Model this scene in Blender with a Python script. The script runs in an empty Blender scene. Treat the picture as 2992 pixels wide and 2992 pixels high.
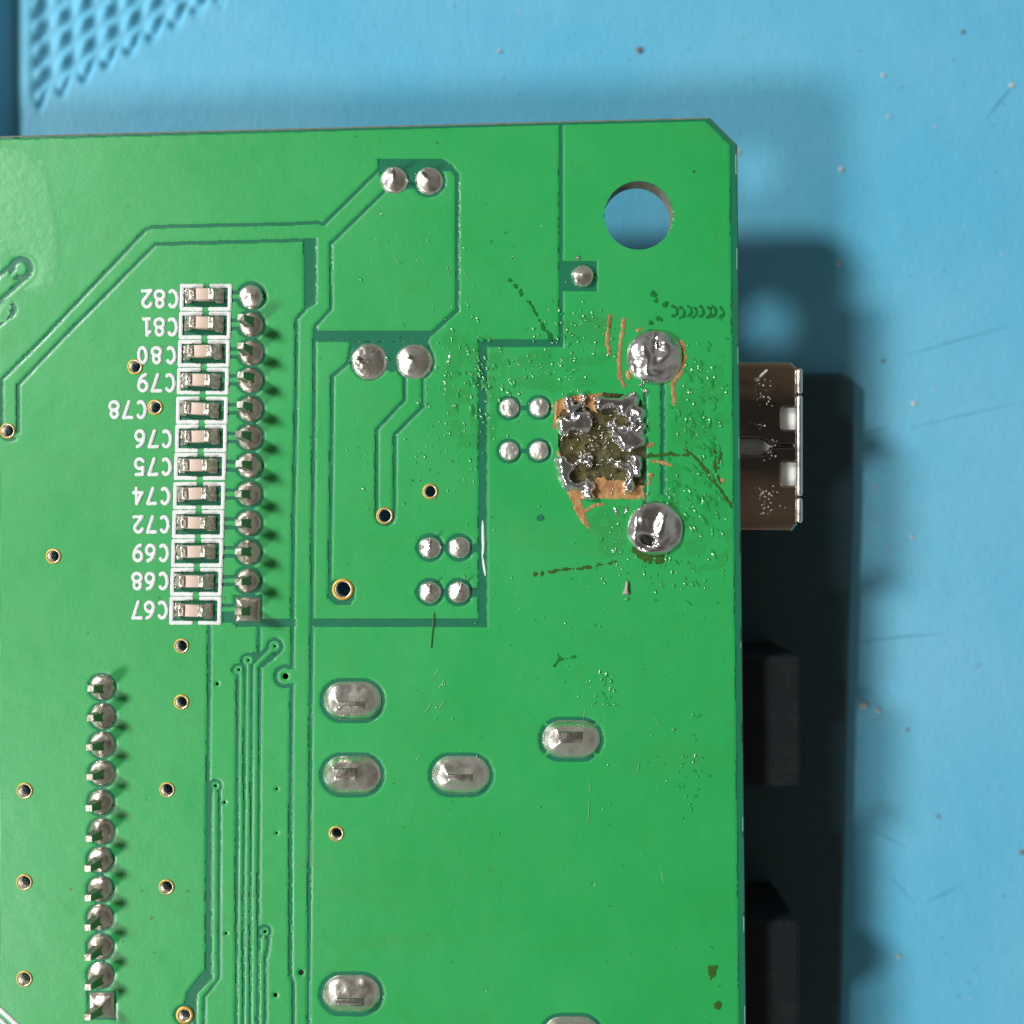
import bpy, bmesh, math, random
import numpy as np
from mathutils import Vector

SC = bpy.context.scene
C = SC.collection
rng = np.random.default_rng(7)
random.seed(7)

# one Blender unit = 1 cm; measured positions are in units of 1/415 cm on the board's upper face
S = 415.0
CX = CY = 1496.0
D = 7.2                      # camera height over the board
Z_MAT = -1.10                # the mat lies 11 mm below the board's upper face

# ------------------------------------------------------------------ camera, world, lamps, exposure
cam = bpy.data.cameras.new("camera")
cam.sensor_width = 36.0
cam.lens = 18.0 / ((2992 / S / 2) / D)
cam.clip_start, cam.clip_end = 0.05, 500
cam.dof.use_dof = True
cam.dof.focus_distance = D
cam.dof.aperture_fstop = cam.lens * 1e-3 / 0.26
cam_o = bpy.data.objects.new("camera", cam)
cam_o.location = (0, 0, D)
C.objects.link(cam_o)
SC.camera = cam_o

world = bpy.data.worlds.new("World")
SC.world = world
world.use_nodes = True
bg = world.node_tree.nodes["Background"]
# the room: pale walls all round, a dim brownish ceiling
wt = world.node_tree
tc = wt.nodes.new("ShaderNodeTexCoord")
sx_ = wt.nodes.new("ShaderNodeSeparateXYZ")
mr = wt.nodes.new("ShaderNodeMapRange")
mr.interpolation_type = 'SMOOTHSTEP'
mr.inputs[1].default_value, mr.inputs[2].default_value = 0.25, 0.98
wm = wt.nodes.new("ShaderNodeMix")
wm.data_type = 'RGBA'
wm.inputs[6].default_value = (0.262, 0.262, 0.247, 1)
wm.inputs[7].default_value = (0.100, 0.092, 0.077, 1)
wt.links.new(tc.outputs["Generated"], sx_.inputs[0])
wt.links.new(sx_.outputs["Z"], mr.inputs[0])
wt.links.new(mr.outputs[0], wm.inputs[0])
wt.links.new(wm.outputs[2], bg.inputs[0])
bg.inputs[1].default_value = 1.0


def lamp(name, direction, dist, size, power):
    l = bpy.data.lights.new(name, 'AREA')
    l.shape = 'DISK'
    l.size = size
    l.energy = power
    l.color = (1.0, 0.985, 0.96)
    o = bpy.data.objects.new(name, l)
    d = Vector(direction).normalized()
    o.location = d * dist
    o.rotation_euler = d.to_track_quat('Z', 'Y').to_euler()
    C.objects.link(o)


lamp("bench_lamp", (-11.4, -7.1, 11.0), 80, 13.5, 39500)
lamp("desk_lamp", (-12.8, 6.5, 11.0), 80, 13.0, 57500)

SC.view_settings.view_transform = 'Standard'
SC.view_settings.look = 'None'
SC.view_settings.exposure = 0.0
SC.view_settings.gamma = 1.0

# ------------------------------------------------------------------ materials


class NT:
    def __init__(self, name):
        self.m = bpy.data.materials.new(name)
        self.m.use_nodes = True
        self.t = self.m.node_tree
        self.b = self.t.nodes["Principled BSDF"]
        self.co = None

    def n(self, typ, **kw):
        x = self.t.nodes.new(typ)
        for k, v in kw.items():
            setattr(x, k, v)
        return x

    def link(self, a, b):
        self.t.links.new(a, b)

    def coord(self, scale=(1, 1, 1), rot=0.0):
        if self.co is None:
            self.co = self.n("ShaderNodeTexCoord")
        mp = self.n("ShaderNodeMapping")
        mp.inputs["Scale"].default_value = scale
        mp.inputs["Rotation"].default_value = (0, 0, rot)
        self.link(self.co.outputs["Object"], mp.inputs[0])
        return mp.outputs[0]

    def noise(self, scale, detail=3, rough=0.55, vec=None):
        x = self.n("ShaderNodeTexNoise")
        x.inputs["Scale"].default_value = scale
        x.inputs["Detail"].default_value = detail
        x.inputs["Roughness"].default_value = rough
        self.link(vec if vec is not None else self.coord(), x.inputs["Vector"])
        return x.outputs["Fac"]

    def ramp(self, fac, lo, hi, a=0.0, b=1.0):
        x = self.n("ShaderNodeMapRange")
        x.inputs[1].default_value, x.inputs[2].default_value = lo, hi
        x.inputs[3].default_value, x.inputs[4].default_value = a, b
        self.link(fac, x.inputs[0])
        return x.outputs[0]

    def mix(self, fac, a, b):
        x = self.n("ShaderNodeMix", data_type='RGBA')
        for sock, v in ((x.inputs[0], fac), (x.inputs[6], a), (x.inputs[7], b)):
            if hasattr(v, "is_output"):
                self.link(v, sock)
            elif isinstance(v, tuple):
                sock.default_value = (*v, 1)
            else:
                sock.default_value = v
        return x.outputs[2]

    def base(self, v):
        if isinstance(v, tuple):
            self.b.inputs["Base Color"].default_value = (*v, 1)
        else:
            self.link(v, self.b.inputs["Base Color"])

    def set(self, rough=None, metal=None, spec=None):
        if rough is not None:
            if hasattr(rough, "is_output"):
                self.link(rough, self.b.inputs["Roughness"])
            else:
                self.b.inputs["Roughness"].default_value = rough
        if metal is not None:
            self.b.inputs["Metallic"].default_value = metal
        if spec is not None:
            self.b.inputs["Specular IOR Level"].default_value = spec

    def bump(self, h, dist, strength=1.0):
        x = self.n("ShaderNodeBump")
        x.inputs["Strength"].default_value = strength
        x.inputs["Distance"].default_value = dist
        self.link(h, x.inputs["Height"])
        old = self.b.inputs["Normal"].links
        if old:
            self.link(old[0].from_socket, x.inputs["Normal"])
        self.link(x.outputs[0], self.b.inputs["Normal"])


def mask_material(name, col, col2, stain, r0=0.41, r1=0.53, spec=0.78):
    k = NT(name)
    c = k.mix(k.ramp(k.noise(0.55, 4), 0.35, 0.7), col, col2)
    # brownish flux stain in loose blotches, and tiny dark dirt specks
    blot = k.ramp(k.noise(2.3, 6, 0.7), 0.56, 0.80, 0.0, 0.40)
    c = k.mix(blot, c, stain)
    smear = k.ramp(k.noise(1.0, 5, 0.65, vec=k.coord((0.35, 2.2, 1))), 0.55, 0.8, 0.0, 0.30)
    c = k.mix(smear, c, stain)
    speck = k.ramp(k.noise(16, 2, 0.5), 0.735, 0.775, 0.0, 0.75)
    c = k.mix(speck, c, tuple(x * 0.35 for x in stain))
    k.base(c)
    k.set(rough=k.ramp(k.noise(1.7, 3), 0.3, 0.7, r0, r1), spec=spec)
    k.b.inputs["Coat Weight"].default_value = 0.12
    k.b.inputs["Coat Roughness"].default_value = 0.16
    k.bump(k.noise(11, 3, 0.55), 0.0016)
    k.bump(k.noise(50, 2, 0.5), 0.0005)
    return k.m


M = {}
M['mask'] = mask_material("solder_mask_over_copper", (0.009, 0.350, 0.072), (0.015, 0.380, 0.090), (0.045, 0.21, 0.03))
M['gap'] = mask_material("solder_mask_over_laminate", (0.008, 0.165, 0.085), (0.010, 0.155, 0.080), (0.02, 0.10, 0.04), 0.38, 0.46, 0.45)

k = NT("laminate_edge")
k.base(k.mix(k.noise(20, 3), (0.10, 0.11, 0.08), (0.28, 0.27, 0.21)))
k.set(rough=0.6)
M['edge'] = k.m


def metal(name, col, rough, bump=0.0, bscale=20, dirt=None, rvar=0.1, bump2=0.0):
    k = NT(name)
    c = col
    if dirt:
        c = k.mix(k.ramp(k.noise(9, 4, 0.6), 0.45, 0.72, 0, 0.8), col, dirt)
    k.base(c)
    k.set(metal=1.0, rough=k.ramp(k.noise(12, 3), 0.3, 0.7, rough - rvar, rough + rvar))
    if bump:
        k.bump(k.noise(bscale, 4, 0.6), bump)
    if bump2:
        k.bump(k.noise(bscale * 4, 3, 0.6), bump2)
    return k.m


M['solder'] = metal("solder", (0.92, 0.89, 0.82), 0.29, 0.003, 9, (0.62, 0.57, 0.48), bump2=0.0003)
M['solder_dark'] = metal("dark_solder", (0.66, 0.61, 0.52), 0.36, 0.004, 10, (0.42, 0.38, 0.31), bump2=0.0004)  # darker solder for the pin rows: shade and dark reflections put into colour
M['solder_dull'] = metal("dull_solder", (0.84, 0.83, 0.78), 0.50, 0.007, 16, (0.62, 0.58, 0.50), bump2=0.001)
M['blob'] = metal("reworked_solder", (0.78, 0.77, 0.78), 0.17, 0.002, 6, (0.46, 0.42, 0.39), 0.05, bump2=0.0)
M['pin'] = metal("tinned_pin", (0.33, 0.31, 0.28), 0.42, 0.004, 30)
k = NT("cut_pin_end")
k.base((0.56, 0.52, 0.46))
k.set(metal=0.9, rough=0.48)
k.bump(k.noise(60, 3), 0.004)
M['tip'] = k.m
M['gold'] = metal("gilt_ring", (0.62, 0.40, 0.07), 0.50, 0.002, 40)
M['gold'].node_tree.nodes["Principled BSDF"].inputs["Metallic"].default_value = 0.45
M['barrel'] = metal("plated_hole", (0.74, 0.72, 0.66), 0.35, 0.003, 40)
k = NT("steel_shell")
c = k.mix(k.ramp(k.noise(2.1, 3, 0.5, vec=k.coord((0.25, 1.0, 1.0))), 0.40, 0.62), (0.15, 0.13, 0.12), (0.52, 0.38, 0.28))  # dark and brown bands put reflections into the shell's colour
k.base(k.mix(k.ramp(k.noise(9, 5, 0.7), 0.55, 0.8, 0, 0.6), c, (0.10, 0.09, 0.085)))
k.set(metal=1.0, rough=0.17)
k.bump(k.noise(1.6, 3), 0.008)
M['shell'] = k.m
M['lip'] = metal("bright_steel_lip", (0.85, 0.83, 0.80), 0.32, 0.004, 20)
M['terminal'] = metal("cap_terminal", (0.66, 0.61, 0.53), 0.33, 0.010, 22, (0.40, 0.36, 0.30))

k = NT("bare_copper")
k.base(k.mix(k.ramp(k.noise(14, 5, 0.65), 0.35, 0.65), (0.46, 0.20, 0.085), (0.62, 0.38, 0.16)))
k.set(metal=0.35, rough=0.42)
k.bump(k.noise(30, 4, vec=k.coord((1, 0.25, 1))), 0.006)
M['copper'] = k.m

k = NT("bared_laminate")
c = k.mix(k.ramp(k.noise(7, 5, 0.6), 0.35, 0.7), (0.055, 0.055, 0.022), (0.13, 0.118, 0.045))
c = k.mix(k.ramp(k.noise(22, 3), 0.58, 0.66, 0, 0.8), c, (0.02, 0.018, 0.012))
k.base(c)
k.set(rough=0.28)
k.bump(k.noise(9, 4, 0.6), 0.010)
M['burnt'] = k.m

k = NT("white_print")
k.base(k.mix(k.ramp(k.noise(25, 4), 0.4, 0.7), (0.80, 0.83, 0.83), (0.70, 0.75, 0.74)))
k.set(rough=0.5)
M['silk'] = k.m

k = NT("beige_ceramic")
k.base((0.70, 0.55, 0.45))
k.set(rough=0.45)
M['ceramic'] = k.m

k = NT("black_plastic")
c = k.mix(k.ramp(k.noise(6, 6, 0.7), 0.5, 0.8, 0, 0.6), (0.012, 0.056, 0.072), (0.045, 0.060, 0.066))
k.base(c)
k.set(rough=0.55)
k.bump(k.noise(45, 3), 0.003)
M['black'] = k.m

k = NT("white_plastic")
k.base((0.60, 0.62, 0.60))
k.set(rough=0.4)
M['white'] = k.m

k = NT("dusty_black_plastic")
c = k.mix(k.ramp(k.noise(3.5, 6, 0.75), 0.48, 0.75, 0, 0.5), (0.004, 0.008, 0.010), (0.030, 0.025, 0.022))
k.base(c)
k.set(rough=0.6, spec=0.25)
k.bump(k.noise(45, 3), 0.004)
M['jack'] = k.m

k = NT("blue_silicone")
c = k.mix(k.ramp(k.noise(0.35, 5, 0.6), 0.36, 0.64), (0.108, 0.452, 0.665), (0.168, 0.492, 0.688))
c = k.mix(k.ramp(k.noise(3.0, 6, 0.7), 0.62, 0.8, 0, 0.35), c, (0.10, 0.30, 0.42))
c = k.mix(k.ramp(k.noise(9, 3, 0.6), 0.72, 0.78, 0, 0.5), c, (0.06, 0.20, 0.29))
k.base(c)
k.set(rough=0.55, spec=0.3)
k.bump(k.noise(3.5, 6, 0.65), 0.010)
k.bump(k.noise(28, 3, 0.6, vec=k.coord((1, 0.35, 1), 0.5)), 0.003)
M['mat'] = k.m


def plain(name, col, rough=0.5, spec=0.5):
    k = NT(name)
    k.base(k.mix(k.noise(30, 3), col, tuple(x * 0.7 for x in col)))
    k.set(rough=rough, spec=spec)
    return k.m


M['flux'] = plain("flux_film", (0.014, 0.36, 0.078), 0.22, 1.0)
M['brown'] = plain("burnt_flux", (0.050, 0.130, 0.022), 0.3)
M['dark'] = plain("dirt", (0.010, 0.190, 0.042), 0.35)
M['scratch'] = plain("pale_scratch", (0.16, 0.50, 0.24), 0.4)
M['pit'] = plain("pit_floor", (0.020, 0.021, 0.018), 0.3)
M['dust'] = plain("pale_dust", (0.62, 0.60, 0.56), 0.6)
M['dustbrown'] = plain("brown_dust", (0.20, 0.16, 0.14), 0.7)
M['flake'] = plain("grey_flake", (0.42, 0.38, 0.33), 0.6)
M['fibre'] = plain("green_fibre", (0.10, 0.22, 0.05), 0.5)

k = NT("dried_film")
k.base((0.040, 0.385, 0.110))
k.set(rough=0.46, spec=0.85)
k.bump(k.noise(14, 4), 0.003)
M['film'] = k.m

# ------------------------------------------------------------------ mesh helpers


def P(x, y, z=0.0):
    """board coordinates of a measured point lying at height z"""
    f = (D - z) / D
    return Vector(((x - CX) / S * f, (CY - y) / S * f, z))


def empty(name, loc=(0, 0, 0), parent=None):
    o = bpy.data.objects.new(name, None)
    o.location = loc
    o.empty_display_size = 0.1
    C.objects.link(o)
    if parent:
        o.parent = parent
    return o


def tag(o, label=None, cat=None, group=None, kind=None):
    for kk, v in (('label', label), ('category', cat), ('group', group), ('kind', kind)):
        if v:
            o[kk] = v
    return o


def link(name, me, parent=None, mats=()):
    if not isinstance(mats, (list, tuple)):
        mats = (mats,)
    for m in mats:
        me.materials.append(m)
    o = bpy.data.objects.new(name, me)
    C.objects.link(o)
    if parent:
        o.parent = parent
    return o


def mesh_arrays(name, V, F, smooth=True):
    """mesh from an (n,3) vertex array and an (m,4) or (m,3) face array"""
    me = bpy.data.meshes.new(name)
    F = np.asarray(F, dtype=np.int32)
    w = F.shape[1]
    me.vertices.add(len(V))
    me.vertices.foreach_set("co", np.asarray(V, dtype=np.float32).ravel())
    me.loops.add(F.size)
    me.loops.foreach_set("vertex_index", F.ravel())
    me.polygons.add(len(F))
    me.polygons.foreach_set("loop_start", np.arange(0, F.size, w, dtype=np.int32))
    me.polygons.foreach_set("use_smooth", np.full(len(F), smooth))
    me.update(calc_edges=True)
    return me


def bm_mesh(name, bm, smooth=False):
    me = bpy.data.meshes.new(name)
    bmesh.ops.recalc_face_normals(bm, faces=bm.faces)
    bm.to_mesh(me)
    bm.free()
    me.polygons.foreach_set("use_smooth", [smooth] * len(me.polygons))
    return me


# ---- signed distances (negative inside), vectorised; X, Y in measured units

def sd_seg(X, Y, a, b):
    ax, ay = a
    dx, dy = b[0] - ax, b[1] - ay
    L2 = dx * dx + dy * dy + 1e-9
    t = np.clip(((X - ax) * dx + (Y - ay) * dy) / L2, 0, 1)
    return np.hypot(X - ax - t * dx, Y - ay - t * dy)


def sd_line(X, Y, pts, w):
    d = None
    for a, b in zip(pts[:-1], pts[1:]):
        e = sd_seg(X, Y, a, b)
        d = e if d is None else np.minimum(d, e)
    return d - w / 2


def sd_circle(X, Y, x, y, r):
    return np.hypot(X - x, Y - y) - r


def sd_box(X, Y, x0, y0, x1, y1, r=0.0):
    qx = np.abs(X - (x0 + x1) / 2) - (x1 - x0) / 2 + r
    qy = np.abs(Y - (y0 + y1) / 2) - (y1 - y0) / 2 + r
    return np.hypot(np.maximum(qx, 0), np.maximum(qy, 0)) + np.minimum(np.maximum(qx, qy), 0) - r


def sd_poly(X, Y, pts):
    n = len(pts)
    d = np.full(X.shape, 1e9)
    s = np.ones(X.shape)
    for i in range(n):
        a, b = pts[i], pts[i - 1]
        d = np.minimum(d, sd_seg(X, Y, a, b))
        c1 = Y >= a[1]
        c2 = Y < b[1]
        c3 = (b[0] - a[0]) * (Y - a[1]) > (b[1] - a[1]) * (X - a[0])
        flip = (c1 & c2 & c3) | (~c1 & ~c2 & ~c3)
        s = np.where(flip, -s, s)
    return d * s


def sd_shape(X, Y, sh):
    t = sh[0]
    if t == 'L':
        return sd_line(X, Y, sh[2], sh[1])
    if t == 'C':
        return sd_circle(X, Y, *sh[1:])
    if t == 'B':
        return sd_box(X, Y, *sh[1:])
    return sd_poly(X, Y, sh[1])


def shape_bbox(sh):
    t = sh[0]
    if t == 'L':
        a = np.array(sh[2])
        w = sh[1] / 2
        return a[:, 0].min() - w, a[:, 1].min() - w, a[:, 0].max() + w, a[:, 1].max() + w
    if t == 'C':
        return sh[1] - sh[3], sh[2] - sh[3], sh[1] + sh[3], sh[2] + sh[3]
    if t == 'B':
        return sh[1], sh[2], sh[3], sh[4]
    a = np.array(sh[1])
    return a[:, 0].min(), a[:, 1].min(), a[:, 0].max(), a[:, 1].max()


_lat = {}


def vnoise(X, Y, size, seed=0):
    """smooth value noise, -1..1, feature size in measured units"""
    if seed not in _lat:
        _lat[seed] = np.random.default_rng(1000 + seed).uniform(-1, 1, (257, 257))
    g = _lat[seed]
    u, v = X / size, Y / size
    iu, iv = np.floor(u).astype(int), np.floor(v).astype(int)
    fu, fv = u - iu, v - iv
    fu, fv = fu * fu * (3 - 2 * fu), fv * fv * (3 - 2 * fv)
    iu, iv = iu % 256, iv % 256
    return ((g[iv, iu] * (1 - fu) + g[iv, iu + 1] * fu) * (1 - fv)
            + (g[iv + 1, iu] * (1 - fu) + g[iv + 1, iu + 1] * fu) * fv)


def sstep(t):
    t = np.clip(t, 0, 1)
    return t * t * (3 - 2 * t)


def field_mesh(name, sdf, bbox, step, zfn, z0=0.0, skirt=None, keep=None):
    """cells of a grid inside sdf<0, edge snapped to the outline, height zfn(X,Y,d); z0 = level it lies at"""
    x0, y0, x1, y1 = bbox
    xs = np.arange(x0 - 2 * step, x1 + 2.5 * step, step)
    ys = np.arange(y0 - 2 * step, y1 + 2.5 * step, step)
    X, Y = np.meshgrid(xs, ys)
    d = sdf(X, Y)
    gy, gx = np.gradient(d, step)
    gl = np.maximum(np.hypot(gx, gy), 0.3)
    near = np.abs(d) < 0.75 * step
    Xs = np.where(near, X - d * gx / gl / gl, X)
    Ys = np.where(near, Y - d * gy / gl / gl, Y)
    ds = np.where(near, 0.0, d)
    dc = (d[:-1, :-1] + d[1:, :-1] + d[:-1, 1:] + d[1:, 1:]) / 4
    ins = dc < 0
    Z = zfn(Xs, Ys, ds)
    f = (D - z0) / D
    V = np.stack([(Xs - CX) / S * f, (CY - Ys) / S * f, Z], -1).reshape(-1, 3)
    n = X.shape[1]
    J, I = np.nonzero(ins)
    a = J * n + I
    F = np.stack([a + n, a + n + 1, a + 1, a], -1)
    used = np.unique(F)
    rm = np.full(len(V), -1)
    rm[used] = np.arange(len(used))
    V, F = V[used], rm[F]
    if skirt is not None:
        E = np.concatenate([F[:, [0, 1]], F[:, [1, 2]], F[:, [2, 3]], F[:, [3, 0]]])
        key = np.sort(E, 1)
        kk = key[:, 0].astype(np.int64) * (len(V) + 1) + key[:, 1]
        _, idx, cnt = np.unique(kk, return_index=True, return_counts=True)
        B = E[idx[cnt == 1]]
        W = V.copy()
        W[:, 2] = skirt
        nv = len(V)
        F2 = np.stack([B[:, 1], B[:, 0], B[:, 0] + nv, B[:, 1] + nv], -1)
        V = np.concatenate([V, W])
        F = np.concatenate([F, F2])
        used = np.unique(F)
        rm = np.full(len(V), -1)
        rm[used] = np.arange(len(used))
        V, F = V[used], rm[F]
    return mesh_arrays(name, V, F)


# ------------------------------------------------------------------ the blue mat
mat_o = None


def build_mat():
    f = (D - Z_MAT) / D
    x0, y0, x1, y1 = -260, -260, 780, 470
    st = 5.0
    xs, ys = np.arange(x0, x1 + 1, st), np.arange(y0, y1 + 1, st)
    X, Y = np.meshgrid(xs, ys)
    Z = np.zeros(X.shape)
    # moulded studs standing in a shallow recess whose lower border runs up to the right
    u, v = np.array([66.0, -42.0]), np.array([4.0, 66.0])
    det = u[0] * v[1] - u[1] * v[0]
    px, py = X - 118, Y - 310
    p_, q_ = (px * v[1] - py * v[0]) / det, (-px * u[1] + py * u[0]) / det
    q_ = q_ + 0.10 * vnoise(X, Y, 90, 301)
    stud = (0.5 + 0.5 * np.cos(2 * math.pi * p_)) * (0.5 + 0.5 * np.cos(2 * math.pi * (q_ + 0.5)))
    border = 0.86 * (320 + 0.0 - Y - (X - 110) * 0.57) + 20 * np.cos(2 * math.pi * p_)
    m_ = sstep(border / 44) * sstep((X - 80) / 40)
    Z -= m_ * (0.056 - 0.050 * stud)
    # the ledge along the left
    Z += 0.16 * (1 - sstep((X + 2) / 46))
    edge = np.minimum(np.minimum(X - x0, x1 - X), np.minimum(Y - y0, y1 - Y))
    fade = sstep(np.minimum(np.minimum(x1 - X, y1 - Y), 1e9) / 30)
    Z *= fade
    Zb = np.full(X.shape, Z_MAT) + Z
    V = np.stack([(X - CX) / S * f, (CY - Y) / S * f, Zb], -1).reshape(-1, 3)
    n = X.shape[1]
    J, I = np.nonzero(np.ones((len(ys) - 1, len(xs) - 1)))
    a = J * n + I
    F = np.stack([a + n, a + n + 1, a + 1, a], -1)
    # the flat rest, in strips around the patch
    R = 12000
    base = len(V)
    q = [((x1, -R), (R, -R), (R, R), (x1, R)), ((-R, y1), (x1, y1), (x1, R), (-R, R)),
         ((-R, -R), (x1, -R), (x1, y0), (-R, y0)), ((-R, y0), (x0, y0), (x0, y1), (-R, y1))]
    V2, F2 = [], []
    for quad in q:
        for (x, y) in quad:
            V2.append(((x - CX) / S * f, (CY - y) / S * f, Z_MAT if x > x0 - 1 and y > -R + 1 or x > x0 else Z_MAT))
        m = base + len(V2)
        F2.append((m - 1, m - 2, m - 3, m - 4))
    me = mesh_arrays("work_mat", np.concatenate([V, np.array(V2)]), np.concatenate([F, np.array(F2)]))
    o = link("work_mat", me, None, M['mat'])
    tag(o, "blue silicone work mat with a studded corner under the green board", None, None, "structure")
    return o


mat_o = build_mat()

# ------------------------------------------------------------------ the circuit board
board = empty("circuit_board")
tag(board, "green circuit board lying solder side up with a scraped, badly resoldered patch", "circuit board")

OUT = [(-900, 426), (2072, 347), (2151, 425), (2178, 3000), (2187, 3900), (-900, 3900)]
HOLE = (1866, 630, 100)
NC = 12
cap_y = [865, 947, 1030, 1110, 1194, 1277, 1360, 1443, 1528, 1612, 1696, 1780]
cap_x = [598 - 2.75 * i for i in range(NC)]
cap_n = ["C82", "C81", "C80", "C79", "C78", "C76", "C75", "C74", "C72", "C69", "C68", "C67"]
pad_x = [735 - 0.95 * i for i in range(NC)]
row2 = [(299, 2008), (300, 2093), (299, 2176), (299, 2259), (296, 2344), (297, 2429), (294, 2512), (294, 2598), (293, 2680), (294, 2766), (294, 2849), (298, 2937)]
ovals = [(1030, 2047), (1029, 2264), (1347, 2264), (1669, 2160), (1027, 2904), (1670, 3025)]
VIAS = [(395, 1072, 16, 22), (454, 1190, 16, 22), (23, 1259, 17, 22), (157, 1625, 16, 22), (531, 1887, 16, 21), (531, 2051, 16, 22),
        (73, 2310, 18, 23), (489, 2307, 17, 22), (72, 2577, 18, 23), (487, 2591, 17, 22), (72, 2859, 18, 23), (540, 2965, 16, 25),
        (983, 2435, 16, 22), (1257, 1436, 16, 22), (1124, 1507, 18, 24), (1002, 1722, 22, 31)]
TENT = [(803.5, 1888, 4.5), (726, 1929, 4), (698, 1957, 4), (834, 1976, 9), (635, 1998, 5), (630, 2296, 4.5), (656, 2345, 4), (808.5, 2305, 4),
        (808.5, 2434, 3.5), (774, 2722, 5), (661, 2727, 3.5), (880, 2841, 8), (805, 2907, 6)]
quad_hi = [(1488, 1192), (1576, 1191), (1488, 1318), (1575, 1317)]
quad_lo = [(1257, 1600), (1343, 1600), (1257, 1730), (1342, 1730)]


def arc(cx, cy, r, a0, a1, n=9):
    return [(cx + r * math.cos(math.radians(a0 + (a1 - a0) * i / n)), cy + r * math.sin(math.radians(a0 + (a1 - a0) * i / n))) for i in range(n + 1)]


GAP = [
    ('L', 12, [(1639, 340), (1639, 1000)]), ('B', 1637, 763, 1744, 851), ('B', 1400, 991, 1646, 1014), ('B', 1398, 991, 1424, 1833),
    ('B', 914, 1807, 1424, 1832), ('B', 762, 1807, 864, 1832),
    ('P', [(887, 697), (925, 697), (925, 886), (889, 909)]),
    ('L', 11, [(889, 906), (867, 932), (865, 1150), (858, 1500), (855, 1800), (853, 1946)]),
    ('L', 11, [(853, 2006), (851, 2100), (849, 2500), (849, 2848), (857, 2872), (857, 3080)]),
    ('C', 834, 1976, 35),
    ('L', 11, [(922, 955), (918, 1000), (918, 1150), (914, 1500), (911, 1800), (908, 2050), (905, 2500), (901, 3080)]),
    ('P', [(914, 953), (930, 966), (1267, 966), (1252, 998), (914, 998)]),
    ('L', 13, [(1262, 974), (1336, 906), (1336, 512), (1314, 484)]),
    ('P', [(1104, 464), (1293, 464), (1322, 482), (1330, 500), (1290, 500), (1254, 528), (1152, 528), (1115, 520), (1104, 492)]),
    ('C', 1254, 528, 49), ('B', 1152, 490, 1254, 552),
    ('L', 10, [(1108, 495), (946, 655), (930, 650), (850, 654), (445, 663), (424, 673), (116, 1000), (5, 1110), (5, 1240)] + arc(30, 1259, 26, 180, 60)),
    ('L', 10, [(1125, 557), (966, 712), (967, 902), (922, 952)]),
    ('L', 10, [(887, 702), (455, 713), (181, 990), (54, 1124), (54, 1262)]),
    ('C', 1079, 1056, 56), ('C', 1211, 1056, 60), ('P', [(1020, 998), (1252, 998), (1262, 1030), (1211, 1070), (1146, 1088), (1079, 1056), (1025, 1012)]),
    ('L', 11, [(1030, 1000), (1017, 1060), (971, 1099), (968, 1400), (963, 1744), (984, 1762), (1022, 1762)]),
    ('P', [(958, 1700), (958, 1746), (982, 1767), (1020, 1767), (1036, 1750), (1036, 1715), (1002, 1690)]),
    ('L', 10.5, [(1182, 1100), (1182, 1168), (1101, 1254), (1101, 1507)] + arc(1126.5, 1507, 25.5, 180, 0) + [(1152, 1507), (1154, 1269), (1236, 1186), (1236, 1100)]),
    ('L', 12, [(1937, 1115), (1937, 1475)]), ('L', 8, [(1886, 1140), (1886, 1475)]),
    ('B', 652, 1787, 690, 1819), ('B', 690, 1815, 770, 1832), ('L', 11, [(757, 1831), (756, 1905)]),
    ('C', 803.5, 1888, 25), ('C', 726, 1929, 22), ('C', 698, 1957, 20), ('L', 34, [(800, 1892), (748, 1940)]), ('C', 745, 1922, 17), ('L', 24, [(712, 1950), (740, 1935)]),
    ('L', 10, [(695, 1960), (694, 2150), (690, 3080)]), ('L', 10, [(716, 1940), (714, 2150), (709, 3080)]),
    ('L', 10, [(736, 1935), (733, 2300), (730, 3080)]), ('L', 11, [(759, 1930), (756, 2300), (754, 2715), (753, 3080)]),
    ('L', 11, [(815, 1905), (768, 1946)]),
    ('C', 774, 2722, 21), ('L', 11, [(786, 2735), (783, 2770), (775, 2800), (775, 3080)]), ('L', 10, [(757, 2730), (757, 2800)]),
    ('L', 11, [(612, 1832), (611, 2000), (608, 2290)]), ('L', 20, [(611, 2290), (610, 2850)]), ('L', 36, [(604, 2852), (562, 2905), (552, 2955)]),
    ('L', 9, [(641, 2305), (640, 2855), (620, 2885), (597, 2912), (595, 3080)]), ('L', 9, [(571, 2915), (570, 3080)]), ('C', 630, 2296, 20), ('C', 540, 2965, 32),
    ('C', 62, 785, 36), ('L', 13, [(40, 770), (-120, 905)]), ('L', 13, [(75, 812), (-120, 985)]), ('C', 22, 905, 27), ('L', 12, [(10, 890), (-100, 985)]), ('L', 12, [(25, 925), (-80, 1020)]),
]
for (x, y) in quad_hi:
    GAP.append(('C', x, y, 37))
GAP += [('B', 1488, 1185, 1576, 1199), ('B', 1488, 1311, 1575, 1325)]
for (x, y) in quad_lo:
    GAP.append(('C', x, y, 42))
GAP += [('B', 1257, 1591, 1343, 1611), ('B', 1257, 1721, 1342, 1741), ('B', 1343, 1588, 1402, 1614), ('B', 1342, 1718, 1402, 1744)]
for i in range(NC):
    y, px, cx = cap_y[i] + 1, pad_x[i], cap_x[i]
    GAP.append(('C', px, y, 44) if i < NC - 1 else ('B', px - 43, y - 43, px + 43, y + 43))
    GAP.append(('B', cx - 62, y - 26, cx + 68, y + 32))
    GAP.append(('L', 34, [(cx + 60, y), (px - 25, y)]))
for i, (x, y) in enumerate(row2):
    GAP.append(('C', x, y, 43) if i < 11 else ('B', x - 43, y - 43, x + 43, y + 43))
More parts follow.
